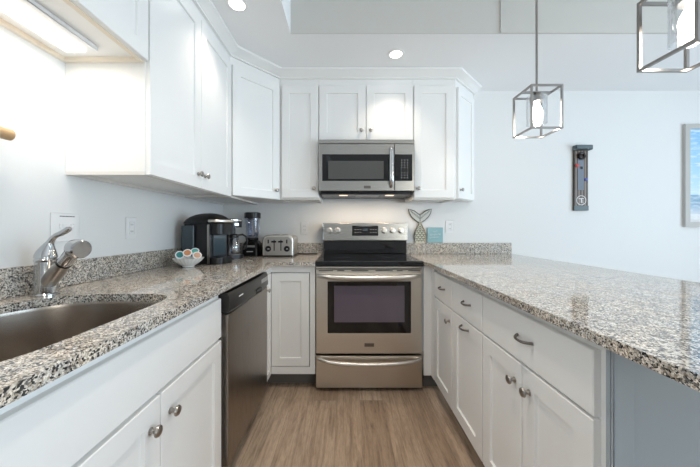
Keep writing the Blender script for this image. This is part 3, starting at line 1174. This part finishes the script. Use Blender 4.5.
m = frame((WX, 1.166, 1.155), **LEFT)
c = outlet('two-gang white switch plate on the left wall behind the faucet', m, 2, 'light_switch', 'light switch', pos=(WX, 1.166, 1.155))
for k, (u0, u1) in enumerate(((-0.026, -0.018), (-0.016, -0.004), (-0.002, 0.012), (0.014, 0.026), (0.028, 0.036))):
    B(m).box(u0, u1, 0.0058, 0.0066, 0.043, 0.0465).build('label_text', M['ink'], c)
outlet('white wall outlet on the left wall above the backsplash', frame((WX, 1.522, 1.152), **LEFT), pos=(WX, 1.522, 1.152))
outlet('white wall outlet on the back wall just left of the stove', frame((-0.387, BY, 1.153), **BACK), pos=(-0.387, BY, 1.153))
outlet('white wall outlet on the back wall right of the blue sign', frame((0.970, BY, 1.167), **BACK), pos=(0.970, BY, 1.167))

# wooden dowel with hanging white towel at the left edge
c = thing('towel_bar', 'light wooden dowel bar on the left wall at the photo edge', 'towel bar', (WX, 0.8, 1.47))
B().cyl((WX + 0.055, 0.55, 1.456), (WX + 0.055, 0.930, 1.456), 0.0185, seg=24).build('dowel', M['wood'], c)
B().cyl((WX + 0.0005, 0.60, 1.458), (WX + 0.042, 0.60, 1.458), 0.009).build('bracket', M['nickel'], c)
b = B()
prof = []
lo, hi_ = [], []
for i in range(13):
    a = PI * i / 12
    prof.append((WX + 0.055 + 0.0205 * math.cos(a), 1.458 + 0.0205 * math.sin(a)))
prof = [(WX + 0.0755, 1.26)] + prof + [(WX + 0.0345, 1.28)]
inner = [(WX + 0.055 + (x - WX - 0.055) * 0.93, z - (0.0014 if i not in (0, len(prof) - 1) else 0)) for i, (x, z) in enumerate(prof)]
loop = prof + inner[::-1]
b.loft([[(x, y, z) for x, z in loop] for y in (0.62, 0.72, 0.80, 0.886)])
tag(b.build('hand_towel', M['towel'], origin=(WX + 0.055, 0.77, 1.458)), 'white hand towel hanging over the wooden dowel at far left', 'towel')

# ------------------------------------------------------------------ counter appliances
# single-serve coffee maker
c = thing('pod_coffee_maker', 'large black pod coffee maker with silver lever, beside the pod bowl', 'coffee maker', (-0.942, 1.955, CT), math.radians(74))
Lc = dict(local=True)


def rr(x0, x1, y0, y1, r=0.03, n=6, rf=None):
    """rounded rectangle outline; rf = radius of the front (-y) corners"""
    rf = r if rf is None else rf
    pts = []
    for (cx, cy, a0, q) in ((x1 - rf, y0 + rf, -90, rf), (x1 - r, y1 - r, 0, r), (x0 + r, y1 - r, 90, r), (x0 + rf, y0 + rf, 180, rf)):
        for i in range(n + 1):
            a = math.radians(a0 + 90 * i / n)
            pts.append((cx + q * math.cos(a), cy + q * math.sin(a)))
    return pts


B().prism(rr(-0.085, 0.085, -0.150, 0.12, 0.03, 8, 0.06), 0.0005, 0.045, 0.004).build('base', M['black'], c, **Lc)
B().prism(rr(-0.062, 0.062, -0.142, -0.09, 0.01, 6, 0.035), 0.0455, 0.050).build('drip_tray', M['black_soft'], c, **Lc)
bd = B().prism(rr(-0.092, 0.092, -0.085, 0.132, 0.02), 0.0455, 0.268, 0.003).build('body', M['black_soft'], c, **Lc)
B().prism(rr(-0.060, 0.060, -0.089, -0.0851, 0.0015), 0.055, 0.19).build('brew_recess', M['smoke'], c, **Lc)
for x0, x1 in ((-0.098, -0.0925), (0.0925, 0.098)):
    B().box(x0, x1, -0.088, -0.070, 0.006, 0.262, 0.002).build('trim_strip', M['nickel'], bd, **Lc)
B().prism(rr(-0.110, -0.0935, 0.03, 0.128, 0.007), 0.0, 0.255, 0.003).build('water_tank', M['smoke'], c, **Lc)
hdp = B().prism(rr(-0.085, 0.085, -0.150, -0.0855, 0.01, 6, 0.05), 0.195, 0.268, 0.004).build('brew_head', M['black'], c, **Lc)
b = B()
loops = []
for s, z in ((1.0, 0.2685), (0.985, 0.278), (0.90, 0.297), (0.75, 0.315), (0.55, 0.329), (0.3, 0.338), (0.05, 0.341)):
    loops.append([(x * s, (y + 0.01) * s - 0.01, z) for x, y in rr(-0.105, 0.105, -0.148, 0.145, 0.05, 6, 0.085)])
b.loft(loops)
lid = b.build('lid', M['black'], c, **Lc)
b = B()
pts = []
for i in range(21):
    a = PI * i / 20
    pts.append((0.100 * math.cos(a), -0.100 - 0.064 * math.sin(a), 0.285))
pts = [(0.103, -0.088, 0.285)] + pts + [(-0.103, -0.088, 0.285)]
b.tube(pts, 0.0095, 10, flat=1.0)
b.build('lever', M['handle'], lid, **Lc)

# drip coffee maker with glass carafe behind it
c = thing('drip_coffee_maker', 'black drip coffee maker with glass carafe behind the pod machine', 'coffee maker', (-0.918, 2.262, CT), math.radians(50))
c.scale = (0.9, 0.9, 0.98)
B().prism(rr(-0.085, 0.085, -0.115, 0.10, 0.02, 6, 0.06), 0.0005, 0.032, 0.004).build('base', M['black'], c, **Lc)
B().lathe([(0.062, 0.0322), (0.062, 0.036)], Matrix.Translation((0, -0.04, 0))).build('hot_plate', M['grey_plastic'], c, **Lc)
B().prism(rr(-0.075, 0.075, 0.045, 0.10, 0.015), 0.0325, 0.25, 0.003).build('column', M['black_soft'], c, **Lc)
bh = B().prism(rr(-0.078, 0.078, -0.10, 0.10, 0.02, 6, 0.06), 0.2505, 0.318, 0.005).build('brew_head', M['black'], c, **Lc)
B().prism(rr(-0.080, 0.080, -0.102, 0.098, 0.02, 6, 0.06), 0.300, 0.312).build('chrome_band', M['chrome'], bh, **Lc)
B().box(-0.02, 0.02, -0.104, -0.098, 0.262, 0.285, 0.002).build('button', M['chrome'], bh, **Lc)
tc = Matrix.Translation((0, -0.04, 0))
cf = B(tc).lathe([(0.05, 0.0362), (0.060, 0.045), (0.066, 0.08), (0.062, 0.115), (0.048, 0.15), (0.040, 0.172), (0.043, 0.186), (0.041, 0.186), (0.038, 0.172), (0.046, 0.15),
                  (0.060, 0.115), (0.064, 0.08), (0.058, 0.046), (0, 0.042)], seg=28).build('carafe', M['carafe'], c, **Lc)
B(tc).lathe([(0.045, 0.166), (0.045, 0.190), (0.03, 0.198), (0, 0.199)], seg=28).build('carafe_lid', M['black'], cf, **Lc)
b = B(tc)
b.tube([(0.035, -0.02, 0.185), (0.07, -0.035, 0.192), (0.10, -0.045, 0.175), (0.106, -0.048, 0.13), (0.098, -0.045, 0.085), (0.070, -0.035, 0.070)], 0.008, 10)
b.build('carafe_handle', M['black'], cf, **Lc)

# bowl of pods
BPx, BPy = -0.968, 1.745
c = thing('bowl', 'fluted white ceramic bowl filled with coffee pods', 'bowl', (BPx, BPy, CT))
b = B()
loops = []
n = 72
for r, z, fl in ((0.030, 0.0005, 0), (0.034, 0.004, 0), (0.033, 0.008, 0), (0.052, 0.020, 0.02), (0.070, 0.036, 0.03), (0.084, 0.054, 0.03), (0.087, 0.056, 0.03), (0.082, 0.0565, 0.02),
                 (0.066, 0.040, 0), (0.046, 0.022, 0), (0.02, 0.014, 0)):
    loops.append([((r * (1 + fl * math.cos(24 * 2 * PI * k / n))) * math.cos(2 * PI * k / n), (r * (1 + fl * math.cos(24 * 2 * PI * k / n))) * math.sin(2 * PI * k / n), z) for k in range(n)])
b.loft(loops)
b.build('shell', M['ceramic'], c, **Lc)


def pod(label, x, y, z, tilt, az, foil):
    e = thing('coffee_pod', label, 'coffee pod', (x, y, z), 0, 'coffee pods in the white bowl')
    e.rotation_euler = (0, tilt, az)
    B().lathe([(0, -0.042), (0.016, -0.042), (0.018, -0.040), (0.0215, -0.004), (0.0255, -0.003), (0.0255, -0.0005), (0, -0.0005)], seg=24).build('cup', M['white_plastic'], e, **Lc)
    B().lathe([(0, 0), (0.0185, 0.0), (0.0185, 0.0006), (0, 0.0012)], seg=24).build('foil_lid', foil, e, **Lc)


# tilted lids face the camera
pod('coffee pod with dark teal foil lid at the left of the bowl', BPx - 0.044, BPy - 0.016, CT + 0.076, 1.15, math.radians(-60), M['teal'])
pod('coffee pod with orange foil lid heaped in the middle of the bowl', BPx + 0.006, BPy - 0.022, CT + 0.089, 1.0, math.radians(-65), M['peach'])
pod('coffee pod with mint foil lid at the back of the bowl', BPx + 0.016, BPy + 0.044, CT + 0.095, 0.75, math.radians(-70), M['mint'])
pod('coffee pod with cream foil lid at the right of the bowl', BPx + 0.052, BPy + 0.004, CT + 0.072, 0.95, math.radians(-55), M['cream'])

# blender
c = thing('blender', 'countertop blender with black base and clear jar in the corner', 'blender', (-0.822, 2.50, CT))
bb = B()
loops = []
for w, z in ((0.068, 0.0005), (0.074, 0.006), (0.073, 0.06), (0.066, 0.105), (0.052, 0.128), (0.046, 0.132)):
    loops.append([(x, y, z) for x, y in rr(-w, w, -w, w, 0.03)])
bb.loft(loops)
bs = bb.build('base', M['black'], c, **Lc)
B().box(-0.042, 0.042, -0.0775, -0.071, 0.075, 0.092, 0.002).build('control_strip', M['grey_plastic'], bs, **Lc)
B().box(-0.027, 0.027, -0.0775, -0.0735, 0.036, 0.042).build('badge', M['mark'], bs, **Lc)
B().lathe([(0.046, 0.1325), (0.050, 0.138), (0.050, 0.152), (0.047, 0.156)], seg=28).build('jar_collar', M['black_soft'], c, **Lc)
B().lathe([(0, 0.1565), (0.044, 0.1565), (0.050, 0.17), (0.062, 0.30), (0.064, 0.325), (0.0615, 0.325), (0.0595, 0.30), (0.048, 0.172), (0, 0.162)], seg=32).build('jar', M['jar'], c, **Lc)
B().lathe([(0.058, 0.315), (0.060, 0.3255), (0.069, 0.3258), (0.069, 0.370), (0.062, 0.376), (0, 0.377)], seg=32).build('lid', M['black_soft'], c, **Lc)
B().tube([(0.02, 0.058, 0.30), (0.028, 0.082, 0.295), (0.03, 0.087, 0.25), (0.028, 0.080, 0.195), (0.018, 0.053, 0.185)], 0.008, 10).build('jar_handle', M['jar'], c, **Lc)
for k in range(2):
    b = B(Matrix.Rotation(k * PI / 2, 4, 'Z'))
    b.tube([(-0.03, 0, 0.182), (-0.012, 0, 0.172), (0.012, 0, 0.172), (0.03, 0, 0.182)], [0.001, 0.0035, 0.0035, 0.001], 8)
    b.build('blade', M['chrome'], c, **Lc)

# toaster
c = thing('toaster', 'brushed steel four-slice toaster on the back counter left of the stove', 'toaster', (-0.567, 2.47, CT))
tw, td, th = 0.1275, 0.115, 0.182
def tsec(w, h, r=0.045, n=8):
    pts = [(-w, 0.014), (w, 0.014)]
    for (cx, a0) in ((w - r, 0), (-w + r, 90)):
        for i in range(n + 1):
            a = math.radians(a0 + 90 * i / n)
            pts.append((cx + r * math.cos(a), h - r + r * math.sin(a)))
    return pts
b = B()
b.loft([[(x, y, z) for x, z in tsec(w, h)] for (y, w, h) in ((-td, tw - 0.006, th - 0.006), (-td + 0.006, tw, th), (td - 0.006, tw, th), (td, tw - 0.006, th - 0.006))])
b.build('body', M['handle'], c, **Lc)
B().box(-tw + 0.006, tw - 0.006, -td + 0.004, td - 0.004, 0.0005, 0.0145).build('base', M['black'], c, **Lc)
b = B()
b.loft([[(x, y, z) for x, z in tsec(tw - 0.018, th - 0.016, 0.032)] for y in (-td - 0.003, -td + 0.001)])
fp = b.build('front_plate', M['nickel'], c, **Lc)
yf = -td - 0.003
for u in (-0.028, 0.028):
    B().box(u - 0.004, u + 0.004, yf - 0.0012, yf - 0.0001, 0.052, 0.142).build('lever_slot', M['black'], fp, **Lc)
    B().box(u - 0.019, u + 0.019, yf - 0.026, yf - 0.0015, 0.120, 0.134, 0.004).build('lever', M['black_soft'], fp, **Lc)
for u in (-0.077, 0.077):
    B(Matrix.Translation((u, yf, 0.068)) @ Matrix.Rotation(PI / 2, 4, 'X')).lathe([(0.024, 0.0001), (0.024, 0.008), (0.020, 0.014), (0, 0.015)], seg=24).build('browning_dial', M['black'], fp, **Lc)
    B().box(u - 0.002, u + 0.014, yf - 0.0165, yf - 0.0152, 0.066, 0.070).build('dial_mark', M['mark'], fp, **Lc)
    B().box(u - 0.005, u + 0.005, yf - 0.003, yf - 0.0001, 0.112, 0.144, 0.001).build('button_column', M['black_soft'], fp, **Lc)
for u in (-0.085, -0.035, 0.035, 0.085):
    if abs(u) < 0.08:
        B().box(u - 0.012, u + 0.012, -0.085, 0.085, th - 0.001, th + 0.0015).build('bread_slot', M['black'], c, **Lc)
b = B()
b.tube([(0.10, 0.135, 0.008), (0.17, 0.15, 0.005), (0.23, 0.14, 0.005), (0.30, 0.155, 0.005), (0.26, 0.13, 0.006), (0.19, 0.125, 0.006)], 0.0045, 8)
b.build('cord', M['black'], c, **Lc)

# ------------------------------------------------------------------ decor on the right backsplash ledge
MTX, MTZ = 0.690, 1.0165
c = thing('mermaid_tail', 'metal mermaid tail ornament standing on the backsplash right of the stove', 'ornament', (MTX, BY - 0.011, MTZ))


def outline_body(n=18):
    left = []
    for i in range(n + 1):
        t = i / n
        z = 0.198 * t
        w = 0.040 + 0.012 * math.sin(min(1, t * 2.2) * PI / 2) if t < 0.25 else None
        if t < 0.35:
            w = 0.043 + 0.010 * math.sin(t / 0.35 * PI / 2)
        else:
            k = (t - 0.35) / 0.65
            w = 0.0105 + 0.0425 * (math.cos(PI * k) + 1) / 2
        left.append((w, z))
    return left


half = outline_body()
poly = [(w, z) for w, z in half] + [(-w, z) for w, z in half[::-1]]
rotm = Matrix.Rotation(PI / 2, 4, 'X')
mb_ = rotm   # prism's (x, y) -> (x, z), its height -> -y
B(mb_).prism(poly, -0.004, 0.004).build('scale_body', M['verdigris'], c, **Lc)
fr = B(mb_)
fr.tube([(x, y, 0) for x, y in [(w, z) for w, z in half]], 0.0045, 8)
fr.build('rim', M['rust'], c, **Lc)
fl = B(mb_)
fl.tube([(-w, z, 0) for w, z in half], 0.0045, 8)
fl.build('rim', M['bronze'], c, **Lc)
# scales: rows of little raised arcs
sc_b = B(mb_)
row = 0
z = 0.012
while z < 0.17:
    t = z / 0.198
    w = 0.053 if t < 0.35 else 0.0105 + 0.0425 * (math.cos(PI * (t - 0.35) / 0.65) + 1) / 2
    w = min(w, 0.043 + 0.010 * math.sin(min(1, t / 0.35) * PI / 2)) - 0.005
    k = max(1, int(round(2 * w / 0.028)))
    st = 2 * w / k
    for i in range(k + (row % 2)):
        cx = -w + st * (i + (0.5 if row % 2 == 0 else 0.0))
        pts = []
        for a in range(0, 181, 30):
            px_ = cx + math.cos(math.radians(a)) * st * 0.5
            px_ = max(-w, min(w, px_))
            pts.append((px_, z + 0.014 * math.sin(math.radians(a)), 0.0045))
        sc_b.tube(pts, 0.003, 5)
    z += 0.019
    row += 1
so = sc_b.build('scale_pattern', M['bronze'], c, **Lc)
for sgn in (-1, 1):
    lobe = [(0.0, 0.186), (0.022, 0.197), (0.046, 0.213), (0.078, 0.242), (0.098, 0.277), (0.107, 0.314), (0.078, 0.306), (0.050, 0.295), (0.024, 0.274), (0.0, 0.258)]
    lobe = [(sgn * x, z) for x, z in lobe]
    B(mb_).prism(lobe, -0.003, 0.003).build('fin', M['pale_metal'], c, **Lc)
    r_ = B(mb_)
    r_.tube([(x, z, 0) for x, z in lobe + lobe[:1]], 0.0048, 8)
    r_.build('fin_rim', M['bronze'], c, **Lc)
    r_ = B(mb_)
    for q in (0.35, 0.7):
        r_.tube([(sgn * (0.004 + 0.004 * q), 0.212 + 0.03 * q, 0.0035), (sgn * (0.034 - 0.002 * q), 0.238 + 0.03 * q, 0.0035), (sgn * 0.066, 0.266 + 0.024 * q, 0.0035), (sgn * 0.092, 0.300, 0.0035)], 0.0016, 6)
    r_.build('fin_rib', M['bronze'], c, **Lc)

c = thing('sign', 'small square sea-blue sign with white script beside the mermaid tail', 'sign', (0.829, BY - 0.012, 1.0165))
B().box(-0.073, 0.073, -0.007, 0.010, 0, 0.143, 0.002).build('board', M['sign'], c, **Lc)
random.seed(3)
for (x0, x1, zc, amp) in ((-0.018, 0.020, 0.104, 0.005), (-0.05, 0.052, 0.076, 0.012), (-0.055, 0.030, 0.047, 0.006)):
    pts = []
    n = int((x1 - x0) / 0.0022)
    for i in range(n + 1):
        t = i / n
        pts.append((x0 + (x1 - x0) * t + 0.003 * math.sin(i * 1.5), -0.0075, zc + amp * math.sin(i * 0.9) * (0.55 + 0.45 * math.sin(i * 0.37)) + 0.006 * t))
    b = B()
    b.tube(pts, 0.0011, 5)
    b.build('script_line', M['mark'], c, **Lc)

# ------------------------------------------------------------------ on the wall at right
c = thing('wall_bottle_opener', 'tall narrow dark striped wood plaque with bottle opener on the back wall', 'bottle opener', (2.182, BY, 1.617))
B().box(-0.062, 0.070, -0.020, -0.0005, -0.30, 0.26, 0.004).build('plank', M['stripes'], c, **Lc)
B().box(-0.028, 0.028, -0.0222, -0.0202, -0.11, 0.20).build('centre_band', M['slate_band'], c, **Lc)
B().box(-0.066, 0.088, -0.055, -0.0005, 0.258, 0.304, 0.008).build('cap', M['slate'], c, **Lc)
B().box(-0.064, 0.071, -0.024, -0.0201, -0.30, -0.255, 0.003).build('bottom_band', M['slate'], c, **Lc)
b = B(Matrix.Translation((0.002, -0.0225, 0.205)) @ Matrix.Rotation(PI / 2, 4, 'X'))
b.lathe([(0.018, 0), (0.034, 0.0), (0.034, 0.014), (0.028, 0.018), (0.018, 0.014), (0.018, 0.0)], seg=24)
b.build('opener', M['black'], c, **Lc)
B().box(-0.004, 0.016, -0.028, -0.0223, 0.085, 0.108, 0.003).build('screw', M['ink'], c, **Lc)
B(Matrix.Translation((-0.036, -0.0205, 0.118)) @ Matrix.Rotation(PI / 2, 4, 'X')).lathe([(0.016, 0), (0.016, 0.006), (0.010, 0.009), (0, 0.009)], seg=16).build('red_peg', M['red'], c, **Lc)
B(Matrix.Translation((0.046, -0.0205, -0.012)) @ Matrix.Rotation(PI / 2, 4, 'X')).lathe([(0.013, 0), (0.013, 0.006), (0.008, 0.009), (0, 0.009)], seg=16).build('blue_peg', M['blue'], c, **Lc)
b = B(Matrix.Translation((0.004, -0.0206, -0.205)) @ Matrix.Rotation(PI / 2, 4, 'X'))
b.lathe([(0.040, 0), (0.045, 0), (0.045, 0.002), (0.040, 0.002), (0.040, 0)], seg=36)
b.build('emblem_ring', M['mark'], c, **Lc)
b = B(Matrix.Translation((0.004, -0.0206, -0.205)))
b.box(-0.024, 0.024, -0.002, 0, 0.012, 0.019); b.box(-0.004, 0.004, -0.002, 0, -0.026, 0.012); b.tube([(0.004, -0.001, -0.004), (0.02, -0.001, 0.004), (0.024, -0.001, -0.008), (0.008, -0.001, -0.014), (0.030, -0.001, -0.034)], 0.003, 6)
b.build('emblem_mark', M['mark'], c, **Lc)

PCX, PCZ = 3.77, 1.643
c = thing('picture', 'framed beach seascape print on the wall at the right edge', 'picture', (PCX, BY, PCZ))
b = B()
pw, ph, ft = 0.62, 0.478, 0.045
def pring(i, y): return [(-pw + i, y, -ph + i), (pw - i, y, -ph + i), (pw - i, y, ph - i), (-pw + i, y, ph - i)]
b.loft([pring(0, -0.0005), pring(0, -0.026), pring(ft, -0.026), pring(ft, -0.014)], cap0=True, cap1=False)
b.build('frame', M['frame_grey'], c, **Lc)
B().box(-pw + ft, pw - ft, -0.016, -0.001, -ph + ft, ph - ft).build('print', M['print'], c, **Lc)
